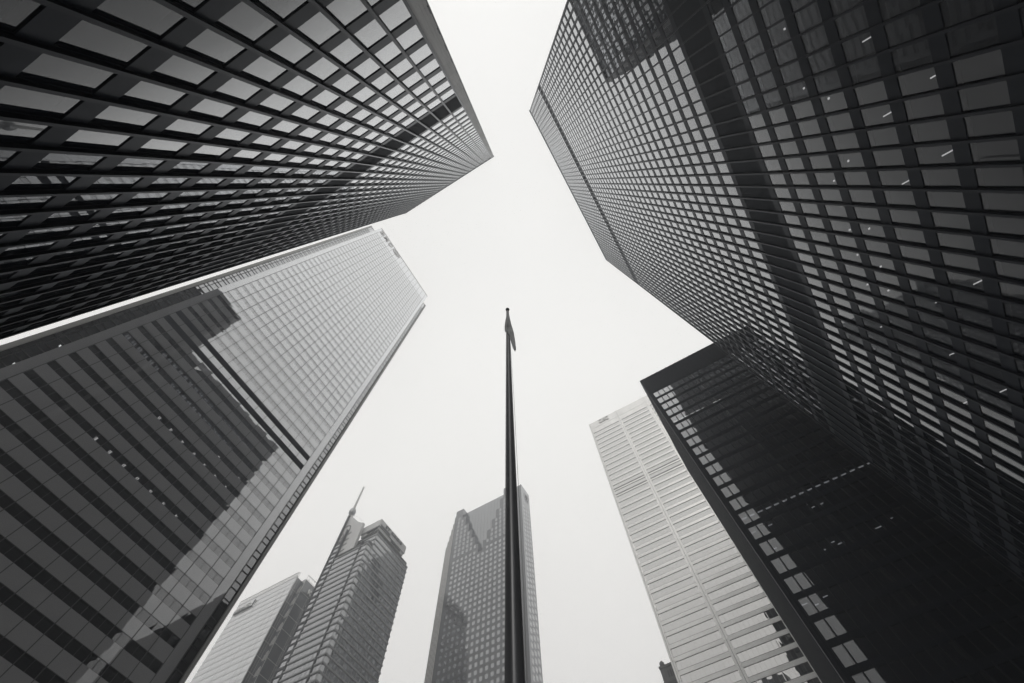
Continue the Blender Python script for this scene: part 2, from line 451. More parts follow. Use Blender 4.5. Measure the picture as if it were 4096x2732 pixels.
# first: the tower close by, on the -X side; its glass plane stands 9.5 m from the camera
dA = 9.50
pA = 3.548
topsA = [17.09 + CAMZ + pA * k for k in range(-3, 46)]
topsA = [z for z in topsA if z < 168.0]
mA = {i for i, z in enumerate(topsA) if abs(z - CAMZ - 52.57) < 0.5 or abs(z - CAMZ - 56.12) < 0.5}
usA = [-0.05 + 1.524 * k for k in range(25)]
td_tower('office_tower', 'near black steel tower whose corner plate faces the open sky, reflecting the white tower', 'office tower', 'black steel office towers', 'td_glass_vignetted',
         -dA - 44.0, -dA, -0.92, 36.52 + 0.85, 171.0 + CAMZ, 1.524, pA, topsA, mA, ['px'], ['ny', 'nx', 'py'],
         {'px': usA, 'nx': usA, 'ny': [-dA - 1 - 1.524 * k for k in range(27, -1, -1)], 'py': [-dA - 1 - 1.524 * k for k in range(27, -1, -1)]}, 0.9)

# second: the tallest black tower on the -Y side
dC = 23.72
pC = 3.531
topsC = [30.57 + CAMZ + pC * k for k in range(-6, 56)]
topsC = [z for z in topsC if z < 208.5 + CAMZ]
mC = {i for i, z in enumerate(topsC) if any(abs(z - CAMZ - t) < 0.6 for t in (51.76, 55.29, 157.68, 161.2))}
lC = []
def bar(x0r, z0r, z1r, x1r=None):
    zc = min((z for z in topsC), key=lambda z: abs((z - CAMZ) / (dC + 1.3) - z0r)) - CAMZ
    n0, n1 = zc / z0r, zc / z1r
    x = x0r * n0
    lC.append((x - 0.04, -n1, zc + CAMZ - 0.05, x + 0.04, -n0, zc + CAMZ - 0.01, 'tube'))
def dot(xr, zr):
    zc = min((z for z in topsC), key=lambda z: abs((z - CAMZ) / (dC + 0.9) - zr)) - CAMZ
    n0 = zc / zr
    x = xr * n0
    lC.append((x - 0.075, -n0 - 0.075, zc + CAMZ - 0.04, x + 0.075, -n0 + 0.075, zc + CAMZ - 0.01, 'tube'))
for a in [(0.1815, 1.367, 1.3372), (0.3169, 1.2007, 1.1868), (0.3888, 1.3647, 1.3353), (0.5157, 1.2174, 1.1853), (0.5957, 1.3626, 1.3341),
          (0.9049, 1.2135, 1.1813), (1.0115, 1.3573, 1.3429), (1.2201, 1.3561, 1.3287), (1.2954, 1.2091, 1.1823), (1.4277, 1.3518, 1.3249)]: bar(*a)
for a in [(0.0574, 1.6482), (0.2503, 1.646), (0.3026, 1.5497), (0.5133, 1.5467), (0.584, 1.6429), (0.6801, 1.6419), (0.7791, 1.6421), (0.7634, 1.5448),
          (0.8845, 1.6426), (0.915, 1.544), (1.0149, 1.6403), (1.0151, 1.5426), (1.2108, 1.6382)]: dot(*a)
XC0 = -19.35
usC = [XC0 + 0.25 + 1.524 * k for k in range(49)]
td_tower('office_tower', 'tallest black steel tower with two dark louvre bands and lit ceiling tubes', 'office tower', 'black steel office towers', 'td_glass',
         XC0, usC[-1] + 0.25, -dC - 37.5, -dC, 211.2 + CAMZ, 1.524, pC, topsC, mC, ['py'], ['nx', 'px', 'ny'],
         {'py': usC, 'ny': usC, 'nx': [-dC - 0.75 - 1.5 * k for k in range(24, -1, -1)], 'px': [-dC - 0.75 - 1.5 * k for k in range(24, -1, -1)]}, 0.75, lights=lC)

# third: the lower black tower on the +X side
dD = 71.0
pD = 3.536
topsD = sorted(114.67 + CAMZ - pD * k for k in range(0, 30))
lD = []
def dash(y0r, y1r, zr, m='tube', th=0.0):
    zc = min(topsD, key=lambda z: abs((z - CAMZ) / (dD + 1.1) - zr)) - CAMZ
    n = max(zc / (zr + 0.004), dD + 0.35)
    n = min(n, dD + 2.2)
    ns = (0.0,) if th == 0 else (0.0, th, 2 * th)
    for q in ns:
        lD.append((n + q, y0r * n, zc + CAMZ - 0.05, n + q + (0.16 if th == 0 else 0.05), y1r * n, zc + CAMZ - 0.01, m))
for a, c in [(-0.1073, -0.1193), (-0.1227, -0.1408), (-0.1438, -0.1622), (-0.1657, -0.1834), (-0.1869, -0.205), (-0.2085, -0.2206), (-0.2514, -0.2688), (-0.2728, -0.2836)]:
    dash(a, c, 1.3825)
for k in range(17):
    y = -0.1052 - 0.0215 * k
    dash(y, y - 0.0130, 0.8977, 'tube_dim', 0.12)
for a, c, z in [(-0.1051, -0.1156, 0.850), (-0.1453, -0.1588, 0.850), (-0.252, -0.2632, 0.848), (-0.2731, -0.2842, 0.8475), (-0.1237, -0.1337, 0.785),
                (-0.1044, -0.1166, 0.6537), (-0.1239, -0.134, 0.6403), (-0.145, -0.1584, 0.6527), (-0.209, -0.2165, 0.7345), (-0.2336, -0.2426, 0.7505),
                (-0.2428, -0.2575, 0.7343), (-0.3259, -0.340, 0.7335), (-0.3615, -0.3689, 0.749), (-0.295, -0.300, 0.7345)]:
    dash(a, c, z, 'tube_dim')
usD = [-7.32 - 1.524 * k for k in range(36, -1, -1)]
td_tower('office_tower', 'lower black steel tower in front of the pale banded tower, one row of lit dashes', 'office tower', 'black steel office towers', 'td_glass_brightened',
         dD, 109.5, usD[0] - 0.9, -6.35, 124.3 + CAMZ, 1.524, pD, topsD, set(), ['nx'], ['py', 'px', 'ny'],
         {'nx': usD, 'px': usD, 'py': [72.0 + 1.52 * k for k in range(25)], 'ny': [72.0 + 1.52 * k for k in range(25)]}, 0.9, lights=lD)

# ------------------------------------------------------------------ text
def text_mesh(txt, size, depth, name='letters', spacing=1.0, bold=0.0, shear=0.0):
    cu = bpy.data.curves.new('tmp', 'FONT'); cu.body = txt; cu.size = size; cu.extrude = depth / 2; cu.space_character = spacing
    cu.offset = bold; cu.shear = shear; cu.resolution_u = 4
    o = bpy.data.objects.new('tmp', cu); col.objects.link(o)
    dg = bpy.context.evaluated_depsgraph_get()
    me = bpy.data.meshes.new_from_object(o.evaluated_get(dg))
    bpy.data.objects.remove(o)
    me.name = name
    return me
def put_text(txt, origin, xdir, normal, width, height, depth, mat, root, name='sign_letters', **kw):
    """each letter a mesh of its own, scaled so that the whole word is width x height"""
    xd, nd = Vector(xdir), Vector(normal)
    zd = Vector((0, 0, 1))
    full = text_mesh(txt, 1.0, 0.1, **kw)
    xs = [v.co.x for v in full.vertices]; ys = [v.co.y for v in full.vertices]
    x0, x1, y0, y1 = min(xs), max(xs), min(ys), max(ys)
    bpy.data.meshes.remove(full)
    sx, sy = width / (x1 - x0), height / (y1 - y0)
    adv = 0.0
    off = Vector((0, 0, 0)); q = root
    while q is not None: off = off + Vector(q.location); q = q.parent
    for i, ch in enumerate(txt):
        if ch == ' ': continue
        pre = text_mesh(txt[:i + 1], 1.0, 0.1, **kw); one = text_mesh(ch, 1.0, 0.1, name=name, **kw)
        px = max(v.co.x for v in pre.vertices); ox = max(v.co.x for v in one.vertices)
        bpy.data.meshes.remove(pre)
        for v in one.vertices:
            a = (v.co.x + px - ox - x0) * sx; b = (v.co.y - y0) * sy; c = v.co.z * (depth / 0.1)
            w = Vector(origin) + xd * a + zd * b + nd * (c + depth / 2) - off
            v.co = w
        one.materials.append(mat)
        o = bpy.data.objects.new(name, one); col.objects.link(o); o.parent = root
    return

# ------------------------------------------------------------------ the white tower with notched corners
KB = 77.0 / 84.0
dB = 77.0
pB = 4.024 * KB
XB0, XB1 = -16.9 * KB, 36.4 * KB
yN = 87.3 * KB
XO0, XO1 = -21.05 * KB, 40.55 * KB
rootB = empty('skyscraper', (8.9, 106.0, 0), 'tallest white glass tower with striped facade, reflecting a black tower', 'skyscraper')
topB = 298.9 * KB + CAMZ
topN = 293.4 * KB + CAMZ
tB = sorted([74.05 * KB + CAMZ + pB * k for k in range(-16, 53)])
tB = [z for z in tB if z < 289.6 * KB + CAMZ]
WB = 1.52 * KB
WJ = 3.3 * KB
jB = [-15.11 * KB + WJ * k for k in range(16)]
YD = 135.0
b = MB(); b.box(XB0 + 3, dB + 3, 0, XB1 - 3, YD, topB - 2); b.box(XO0 + 3, yN + 3, 0, XO1 - 3, YD, topN - 2); b.build('core', M['td_core'], rootB)
low = tB[0] - WB
b = MB(); b.box(XB0, dB, 0, XB1, dB + 0.5, low - 2.5); b.box(XO0, yN, 0, XO1, yN + 0.5, low - 2.5); b.build('lobby_wall', M['fcp_pier'], rootB)
def panels(bb, x0, x1, z0, z1, y, gap=0.065, th=0.045, joints=()):
    xs = [x0] + [j for j in joints if x0 + 0.3 < j < x1 - 0.3] + [x1]
    for a, c in zip(xs[:-1], xs[1:]):
        xa, xb = a + (gap if a != x0 else 0), c - (gap if c != x1 else 0)
        n0 = len(bb.v)
        bb.box(xa, y - th, z0 + 0.05, xb, y + 0.02, z1 - 0.05)
        for q in (0, 1, 4, 5):
            v = bb.v[n0 + q]; bb.v[n0 + q] = (v[0], v[1] + rng.normal(0, 0.003), v[2])
winB = []
mechB = {i for i, z in enumerate(tB) if abs((z - CAMZ) / dB - 1.2168) < 0.02 or abs((z - CAMZ) / dB - 1.2647) < 0.02}
thin = MB()
for i, zt in enumerate(tB):
    z0 = zt; z1 = (tB[i + 1] - WB) if i + 1 < len(tB) else topB - 0.6
    if i == len(tB) - 1:
        bb = MB(); panels(bb, XB0, XB1, z0, z1, dB, joints=jB); bb.build('crown_panel_band', M['fcp_panel'], rootB)
    else:
        bb = MB(); panels(bb, XB0, XB1, z0, z1, dB, joints=jB)
        bb.build('panel_band', M['fcp_panel'], rootB)
    # end margins beside the windows
    if i in mechB:
        bb = MB(); bb.box(jB[0], dB - 0.065, zt - WB - 0.2, jB[-1], dB + 0.3, zt + 0.2); bb.build('louvre_band', M['louvre'], rootB)
        continue
    for k in range(15):
        for h in (0, 1):
            a = jB[k] + (0.07 if h == 0 else WJ / 2 + 0.04); c = jB[k] + (WJ / 2 - 0.04 if h == 0 else WJ - 0.07)
            j = rng.normal(0, 0.0035, 4)
            pts = [(a, dB + 0.02 + j[0], zt - WB), (c, dB + 0.02 + j[1], zt - WB), (c, dB + 0.02 + j[2], zt), (a, dB + 0.02 + j[3], zt)]
            winB.append((screen_area(pts), (lambda bb, pts=pts: bb.quad(*pts))))
for a, c in ((XB0 + 0.01, jB[0] - 0.07), (jB[-1] + 0.07, XB1 - 0.01)):
    b = MB(); b.box(a, dB - 0.03, low, c, dB + 0.015, topB - 0.8); b.build('edge_panel', M['fcp_panel'], rootB)
b = MB(); b.box(XB0, dB + 0.05, low - 2.5, XB1, dB + 0.06, low - WB + 0.2); b.build('base_panel', M['fcp_joint'], rootB)
# dark backing grid: slabs behind every panel band and slim verticals in the joints
b = MB()
for i, zt in enumerate(tB):
    z1 = (tB[i + 1] - WB) if i + 1 < len(tB) else topB - 0.7
    b.box(XB0 + 0.05, dB + 0.02, zt + 0.0, XB1 - 0.05, dB + 0.5, z1)
for j in jB: b.box(j - 0.055, dB - 0.022, low, j + 0.055, dB + 0.35, topB - 0.8)
b.build('joint_grid', M['fcp_joint'], rootB)
b = MB()
for k in range(15): b.box(jB[k] + WJ / 2 - 0.04, dB - 0.01, low, jB[k] + WJ / 2 + 0.04, dB + 0.1, tB[-1])
b.build('window_bar', M['fcp_joint'], rootB, kind='stuff')
split_parts(winB, 'window', M['fcp_glass'], rootB)
# returns of the main face and the roof
b = MB(); b.box(XB0 - 0.01, dB, 0, XB0 + 0.4, yN, topB - 0.3); b.build('side_return', M['fcp_pier'], rootB)
b = MB(); b.box(XB1 - 0.4, dB, 0, XB1 + 0.01, yN, topB - 0.3); b.build('side_return', M['fcp_pier'], rootB)
b = MB(); b.box(XB0, dB - 0.14, topB - 0.6, XB1, YD, topB); b.build('roof', M['fcp_pier'], rootB)
b = MB(); b.box(XO0, yN - 0.1, topN - 0.8, XO1, YD + 2, topN); b.build('roof', M['fcp_pier'], rootB)
# notch walls: glazing grid and outer pier
for (a, c, pier) in ((-20.15 * KB, XB0 - 0.05, (XO0, -20.15 * KB)), (XB1 + 0.05, 39.75 * KB, (39.75 * KB, XO1))):
    gl = []
    gb = MB()
    xs = [a, a + (c - a) * (0.45 if a > 0 else 0.30), c - 0.05] if True else []
    for i, zt in enumerate(tB):
        z1 = tB[i + 1] - WB if i + 1 < len(tB) else topN - 0.8
        for (q0, q1) in ((zt - WB, zt), (zt, z1)):
            for xa, xb in zip(xs[:-1], xs[1:]):
                j = rng.normal(0, 0.004, 4)
                pts = [(xa, yN + j[0], q0), (xb, yN + j[1], q0), (xb, yN + j[2], q1), (xa, yN + j[3], q1)]
                gl.append((screen_area(pts) if q1 > q0 else 0, (lambda bb, pts=pts: bb.quad(*pts))))
    for i, zt in enumerate(tB):
        z1 = tB[i + 1] - WB if i + 1 < len(tB) else topN - 0.8
        gb.box(a, yN - 0.10, zt - 0.07, c, yN + 0.08, zt + 0.07)
        gb.box(a, yN - 0.10, zt - WB - 0.07, c, yN + 0.08, zt - WB + 0.07)
    for x in xs: gb.box(x - 0.06, yN - 0.12, low, x + 0.06, yN + 0.08, topN - 0.8)
    bb = MB()
    for it in gl: it[1](bb)
    bb.build('notch_glazing', M['fcp_glass'], rootB)
    gb.build('notch_frame', M['fcp_joint'], rootB)
    bb = MB(); bb.box(pier[0], yN - 0.45, 0, pier[1], yN + 3, topN - 0.8); bb.build('corner_pier', M['fcp_pier'], rootB)
# side walls of the whole block
b = MB(); b.box(XO0, yN + 3, 0, XO0 + 0.3, YD, topN - 0.8); b.box(XO1 - 0.3, yN + 3, 0, XO1, YD, topN - 0.8); b.build('side_wall', M['fcp_panel'], rootB)
b = MB(); b.box(XO0, YD, 0, XO1, YD + 2, topN - 0.8); b.build('rear_wall', M['fcp_panel'], rootB)
# ceiling lights behind the glass
for xr, zr in [(-0.1673, 1.062), (-0.1476, 1.061), (-0.1283, 1.060), (-0.1082, 1.06), (-0.0886, 1.059), (-0.0695, 1.059), (-0.0118, 1.0577), (0.0079, 1.057), (0.027, 1.057),
               (0.0465, 1.0565), (0.0657, 1.056), (0.0848, 1.055), (0.1041, 1.055), (0.1232, 1.055), (0.1435, 1.054), (0.1626, 1.054), (0.1822, 1.054), (0.2015, 1.053),
               (-0.0884, 1.107), (-0.0702, 1.107), (-0.0507, 1.107), (-0.0307, 1.106), (-0.012, 1.106), (0.0082, 1.105), (0.0282, 1.105), (0.0464, 1.104), (0.0658, 1.104),
               (0.085, 1.103), (0.1232, 1.102), (0.143, 1.102), (0.1606, 1.102), (0.1813, 1.101), (0.201, 1.1), (0.2218, 1.1), (0.2404, 1.1),
               (-0.0017, 0.8186), (0.0367, 0.8178), (0.0362, 0.9608), (0.0746, 0.9605), (0.1135, 0.9591), (0.1538, 0.9591), (0.1907, 0.958), (0.2292, 0.957), (0.268, 0.956),
               (0.3073, 0.955), (0.3442, 0.954), (0.3833, 0.953), (0.0756, 0.8173), (0.1142, 0.8165), (0.1529, 0.8155), (0.1912, 0.815), (0.2299, 0.814),
               (0.2005, 1.0044), (0.2775, 1.0026), (0.3168, 1.0024), (-0.2015, 0.817), (-0.2032, 0.914)]:
    zc = min(tB, key=lambda z: abs((z - CAMZ) / (dB + 1.4) - zr)) - CAMZ
    n = min(max(zc / zr, dB + 0.5), dB + 2.6)
    x = xr * n
    b = MB()
    bright = zr < 1.03
    if xr < -0.19: b.box(x - 0.1, n - 0.25, zc + CAMZ - 0.06, x + 0.1, n + 0.25, zc + CAMZ - 0.02)
    elif bright: b.box(x - 0.22, n - 0.55, zc + CAMZ - 0.06, x + 0.22, n + 0.55, zc + CAMZ - 0.02)
    else:
        b.box(x - 0.33, n - 0.5, zc + CAMZ - 0.06, x - 0.05, n + 0.5, zc + CAMZ - 0.02); b.box(x + 0.17, n - 0.5, zc + CAMZ - 0.06, x + 0.45, n + 0.5, zc + CAMZ - 0.02)
    b.build('ceiling_light', M['tube'] if bright and xr > -0.19 else M['tube_dim'], rootB)
# bank letters and roundel on the crown
zL = 3.462 * dB + CAMZ
hL = 0.088 * dB
def wide(txt, x0, x1):
    put_text(txt, (x0 * dB, dB - 0.14, zL), (1, 0, 0), (0, -1, 0), (x1 - x0) * dB, hL, 0.12, M['pale_sign'], rootB, bold=0.03)
wide('B', -0.1765, -0.1415); wide('M', -0.132, -0.088); wide('O', -0.079, -0.036)
rb = MB()
cxr, czr, rr_ = 0.0165 * dB, zL + hL / 2, 0.0375 * dB
N_ = 40
pts = []
for rr2 in (rr_, rr_ * 0.80):
    pts += [(cxr + rr2 * math.cos(2 * math.pi * k / N_), dB - 0.28, czr + 1.15 * rr2 * math.sin(2 * math.pi * k / N_)) for k in range(N_)]
rb.poly(pts, [(k, (k + 1) % N_, N_ + (k + 1) % N_, N_ + k) for k in range(N_)])
outer = [(p[0], dB - 0.13, p[2]) for p in pts[:N_]]
rb.poly(pts[:N_] + outer, [(k, N_ + k, N_ + (k + 1) % N_, (k + 1) % N_) for k in range(N_)])
ro = rb.build('roundel', M['pale_sign'], rootB)
b = MB()
s = rr_
b.box(cxr - 0.52 * s, dB - 0.28, czr - 0.62 * s, cxr + 0.52 * s, dB - 0.14, czr - 0.38 * s)
for (xa, xb, xc, xd_) in ((-0.52, -0.30, -0.52, -0.30), (0.30, 0.52, 0.30, 0.52)):
    b.box(cxr + xa * s, dB - 0.28, czr - 0.20 * s, cxr + xb * s, dB - 0.14, czr + 0.55 * s)
b.poly([(cxr - 0.30 * s, dB - 0.28, czr + 0.55 * s), (cxr, dB - 0.28, czr + 0.0 * s), (cxr + 0.30 * s, dB - 0.28, czr + 0.55 * s), (cxr + 0.30 * s, dB - 0.28, czr + 0.2 * s), (cxr, dB - 0.28, czr - 0.3 * s), (cxr - 0.30 * s, dB - 0.28, czr + 0.2 * s)], [(0, 1, 4, 5), (1, 2, 3, 4)])
b.build('emblem', M['pale_sign'], parent=ro)

# ------------------------------------------------------------------ the pale banded steel and glass tower (+X)
dE = 147.0
rootE = empty('skyscraper', (dE + 18, 0.3, 0), 'pale steel tower with horizontal window bands, partly behind the lower black tower', 'skyscraper')
pE = 0.02745 * dE
YE1, YE0 = 27.6, -27.0
topE = 1.6265 * dE + CAMZ
bays = [(0.0680 * dE, 0.1795 * dE), (-0.0545 * dE, 0.0563 * dE), (-0.1795 * dE, -0.0665 * dE)]
rE = [0.6006 * dE + CAMZ + pE * k for k in range(-19, 36)]      # bottoms of the glass rows
rE = [z for z in rE if z < 1.556 * dE + CAMZ]
HG = 0.0174 * dE
b = MB(); b.box(dE + 2.5, YE0 + 2.5, 0, dE + 34, YE1 - 2.5, topE - 3); b.build('core', M['td_core'], rootE)
wE = []
darkE = {i for i, z in enumerate(rE) if any(abs((z - CAMZ) / dE - t) < 0.013 for t in (1.152, 1.180))}
bars = MB()
for i, z in enumerate(rE):
    z1 = z + HG
    nz_ = rE[i + 1] if i + 1 < len(rE) else 1.583 * dE + CAMZ
    bb = MB(); bl = MB()
    for (a, c) in bays:
        bb.box(dE - 0.02, a + 0.02, z1 + 0.02, dE + 0.4, c - 0.02, nz_ - 0.16)
    bb.build('spandrel', M['cc_steel'], rootE)
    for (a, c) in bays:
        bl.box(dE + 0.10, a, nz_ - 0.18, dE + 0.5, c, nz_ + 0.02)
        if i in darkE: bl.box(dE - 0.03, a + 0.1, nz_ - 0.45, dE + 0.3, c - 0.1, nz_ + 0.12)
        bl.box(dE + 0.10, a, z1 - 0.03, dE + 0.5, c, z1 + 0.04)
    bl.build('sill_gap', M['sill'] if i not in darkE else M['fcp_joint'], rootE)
    for bi, (a, c) in enumerate(bays):
        w = (c - a) / 11
        for k in range(11):
            y0, y1 = a + w * k + 0.025, a + w * (k + 1) - 0.025
            j = rng.normal(0, 0.006, 4)
            pts = [(dE + 0.16 + j[0], y0, z), (dE + 0.16 + j[1], y1, z), (dE + 0.16 + j[2], y1, z1), (dE + 0.16 + j[3], y0, z1)]
            wE.append((screen_area(pts) if bi < 2 and y0 > -10 * 0 - 8.2 else 0, (lambda bb, pts=pts: bb.quad(*pts))))
            bars.box(dE + 0.12, y0 - 0.05, z, dE + 0.22, y0, z1)
split_parts(wE, 'window', M['cc_glass'], rootE)
bars.build('window_bar', M['sr_metal'], rootE, kind='stuff')
for (y0, y1) in ((0.1795 * dE, YE1), (0.0563 * dE, 0.0680 * dE), (-0.0665 * dE, -0.0545 * dE), (YE0, -0.1795 * dE)):
    ym = (y0 + y1) / 2
    for (a, c) in ((y0, ym - 0.06), (ym + 0.06, y1)):
        b = MB()
        z = 0.0
        while z < topE - 0.2:
            b.box(dE - 0.25, a, z + 0.02, dE + 0.5, c, min(z + pE * 2 - 0.02, topE - 0.05)); z += pE * 2
        b.build('column', M['cc_steel'], rootE)
    b = MB(); b.box(dE + 0.0, ym - 0.06, 0, dE + 0.4, ym + 0.06, topE - 0.3); b.build('column_joint', M['fcp_joint'], rootE)
for (a, c) in bays:
    b = MB(); b.box(dE - 0.02, a, 1.583 * dE + CAMZ, dE + 0.5, c, topE - 0.05); b.build('crown_panel', M['cc_steel'], rootE)
b = MB(); b.box(dE, YE0, 0, dE + 0.4, YE1, rE[0] - 0.2); b.build('lobby_wall', M['cc_steel'], rootE)
b = MB(); b.box(dE + 0.5, YE1 - 0.4, 0, dE + 36, YE1, topE - 0.1); b.box(dE + 0.5, YE0, 0, dE + 36, YE0 + 0.4, topE - 0.1); b.box(dE + 35.6, YE0 + 0.4, 0, dE + 36, YE1 - 0.4, topE - 0.1)
b.build('side_wall', M['cc_steel'], rootE)
b = MB(); b.box(dE + 0.5, YE0 + 0.4, topE - 1, dE + 35.6, YE1 - 0.4, topE - 0.6); b.build('roof', M['roof'], rootE)
put_text('CIBC', (dE - 0.05, 0.1452 * dE, 1.5965 * dE + CAMZ), (0, -1, 0), (-1, 0, 0), 0.0436 * dE, 0.0255 * dE, 0.35, M['faint_sign'], rootE, bold=0.01)

# ------------------------------------------------------------------ the granite tower with the stepped notch (+X, far)
dS = 185.0
rootS = empty('skyscraper', (dS + 20, 125, 0), 'grey granite tower with stepped notch in its top, behind the flagpole', 'skyscraper')
topS = 1.4876 * dS + CAMZ
YL, YR1, YR0 = 0.8290 * dS, 110.0, 99.05
xr = 189.4
stepz = [1.4337, 1.3835, 1.3415, 1.298, 1.2566, 1.2145]
cw = 3.2
y_left = [147.0 - cw * k for k in range(7)]          # front edge of the left half per step
z_s = [topS] + [t * dS + CAMZ for t in stepz]
apex_l, apex_r = y_left[6] + cw - 3.2, y_left[6]
y_right = [YR1 + cw * k for k in range(7)]
# front slabs
b = MB()
b.box(dS, YR1, 0, xr + 1.0, YL, z_s[6])
for k in range(6):
    b.box(dS, y_left[k], z_s[k + 1], xr + 1.0, YL, z_s[k])
    r = 127.6 - cw * (5 - k)
    b.box(dS, YR1 - (0.0), z_s[k + 1], xr + 1.0, min(r, y_left[k] - 0.5), z_s[k])
b.build('front_wall', M['granite'], rootS)
b = MB(); b.box(xr, YR0, 0, 201.2, YR1, topS + 1.4); b.box(xr + 1.0, YR1, 0, 201.2, YL, topS - 0.3); b.box(201.2, 122, 0, 224, YL - 2, topS - 0.3)
b.build('body_wall', M['granite'], rootS)
# grid of the recess
b = MB()
zz0 = z_s[6]
b2 = []
for k in range(14):
    y = 111.5 + 2.7 * k
    if y < 147: b.box(xr - 0.05 - 0.0, y - 0.05, zz0, xr + 0.99, y + 0.05, topS - 0.4)
for k in range(40):
    z = zz0 + 1.35 * k
    if z < topS - 1: b.box(xr - 0.07, YR1 + 0.2, z - 0.05, xr + 0.99, 147, z + 0.05)
b.build('recess_grid', M['stone_dark'], rootS)
bb = MB(); bb.box(xr + 0.0, YR1, zz0, xr + 0.995, 147.5, topS - 0.5); bb.build('recess_glazing', M['sp_glass'], rootS)
# windows on the front
wS = []
pz = 3.86
jf = MB()
for r in range(0, 68):
    zc = 0.7531 * dS + CAMZ + pz * (r - 34)
    if zc < 12 or zc + 2.1 > topS - 9: continue
    for k in range(0, 14):
        y0 = 0.5952 * dS + 3.235 * k
        y1 = y0 + 1.72
        if y1 > YL - 0.7: continue
        # keep clear of the notch
        ok = True
        for q in range(6):
            if z_s[q + 1] < zc + 2.3 and zc < z_s[q]:
                rr3 = min(127.6 - cw * (5 - q), y_left[q] - 0.5)
                if y1 > rr3 - 0.1 and y0 < y_left[q] + 0.1: ok = False
        if not ok: continue
        h = 2.12
        j = rng.normal(0, 0.01, 4)
        pts = [(dS - 0.05 + j[0], y0, zc), (dS - 0.05 + j[1], y1, zc), (dS - 0.05 + j[2], y1, zc + h), (dS - 0.05 + j[3], y0, zc + h)]
        if zc > 1.24 * dS:
            continue
        wS.append((screen_area(pts), (lambda bb, pts=pts: bb.quad(*pts))))
# closer grid high up where glazing bars divide every bay
up = []; upf = MB()
for r in range(0, 24):
    zc = 1.24 * dS + CAMZ + pz * r
    if zc + 2.8 > topS - 7: continue
    for k in range(0, 14):
        y0 = 0.5952 * dS + 3.235 * k; y1 = y0 + 1.72
        if y1 > YL - 0.7: continue
        ok = True
        for q in range(6):
            if z_s[q + 1] < zc + 3.0 and zc < z_s[q]:
                rr3 = min(127.6 - cw * (5 - q), y_left[q] - 0.5)
                if y1 > rr3 - 0.1 and y0 < y_left[q] + 0.1: ok = False
        if not ok: continue
        pts = [(dS - 0.05, y0, zc), (dS - 0.05, y1, zc), (dS - 0.05, y1, zc + 2.7), (dS - 0.05, y0, zc + 2.7)]
        up.append((screen_area(pts), (lambda bb, pts=pts: bb.quad(*pts))))
        upf.box(dS - 0.09, y0, zc + 0.9, dS - 0.05, y1, zc + 0.98); upf.box(dS - 0.09, y0, zc + 1.8, dS - 0.05, y1, zc + 1.88)
split_parts(up, 'upper_window', M['sp_glass'], rootS); upf.build('glazing_bar', M['stone_dark'], rootS, kind='stuff')
split_parts(wS, 'window', M['sp_glass'], rootS)
# strip of windows beside the notch pier and the herringbone windows of the side face
sw = []
for r in range(0, 70):
    zc = 9 + pz * r
    if zc + 3 > topS - 12: continue
    pts = [(xr - 0.04, 102.2, zc), (xr - 0.04, 103.9, zc), (xr - 0.04, 103.9, zc + 2.4), (xr - 0.04, 102.2, zc + 2.4)]
    sw.append((screen_area(pts), (lambda bb, pts=pts: bb.quad(*pts))))
    for c in range(3):
        x0 = 190.9 + 3.4 * c; zq = zc + (1.93 if c % 2 else 0)
        if zq + 3 > topS - 16: continue
        pts = [(x0, YR0 - 0.04, zq), (x0 + 2.5, YR0 - 0.04, zq), (x0 + 2.5, YR0 - 0.04, zq + 2.6), (x0, YR0 - 0.04, zq + 2.6)]
        sw.append((screen_area(pts), (lambda bb, pts=pts: bb.quad(*pts))))
        jf.box(x0 - 0.08, YR0 - 0.10, zq + 2.6, x0 + 2.58, YR0, zq + 2.72); jf.box(x0 + 2.5, YR0 - 0.10, zq, x0 + 2.6, YR0, zq + 2.6)
bb = MB()
for it in sw: it[1](bb)
bb.build('side_window', M['sp_glass'], rootS, kind='stuff')
jf.build('side_window_frame', M['stone_dark'], rootS, kind='stuff')
b = MB(); b.box(xr - 0.35, YR0 - 0.05, 0, xr + 0.35, YR0 + 0.6, topS + 1.35); b.box(xr - 0.3, 101.0, 0, xr + 0.1, 101.5, topS - 8); b.build('corner_rib', M['granite'], rootS)
# stepped fins at the far corner
for k, (yr, zr) in enumerate([(0.8359, 1.4557), (0.8387, 1.4236), (0.8438, 1.3951), (0.8465, 1.3656), (0.8501, 1.3381), (0.8527, 1.3107)]):
    b = MB()
    x0 = dS + 1.1 + 1.1 * k; y0 = (0.8290 + 0.0046 * k) * x0; y1 = (0.8290 + 0.0046 * (k + 1)) * x0
    ztf = zr * x0 + CAMZ
    b.box(x0, YL - 2.0, 0, x0 + 1.05, y1, ztf)
    b.build('stepped_fin', M['fin'], rootS)
    b = MB(); b.box(x0 - 0.06, y0 - 0.05, 0, x0 + 0.4, y0 + 0.34, ztf - 0.3); b.build('fin_recess', M['stone_dark'], rootS)
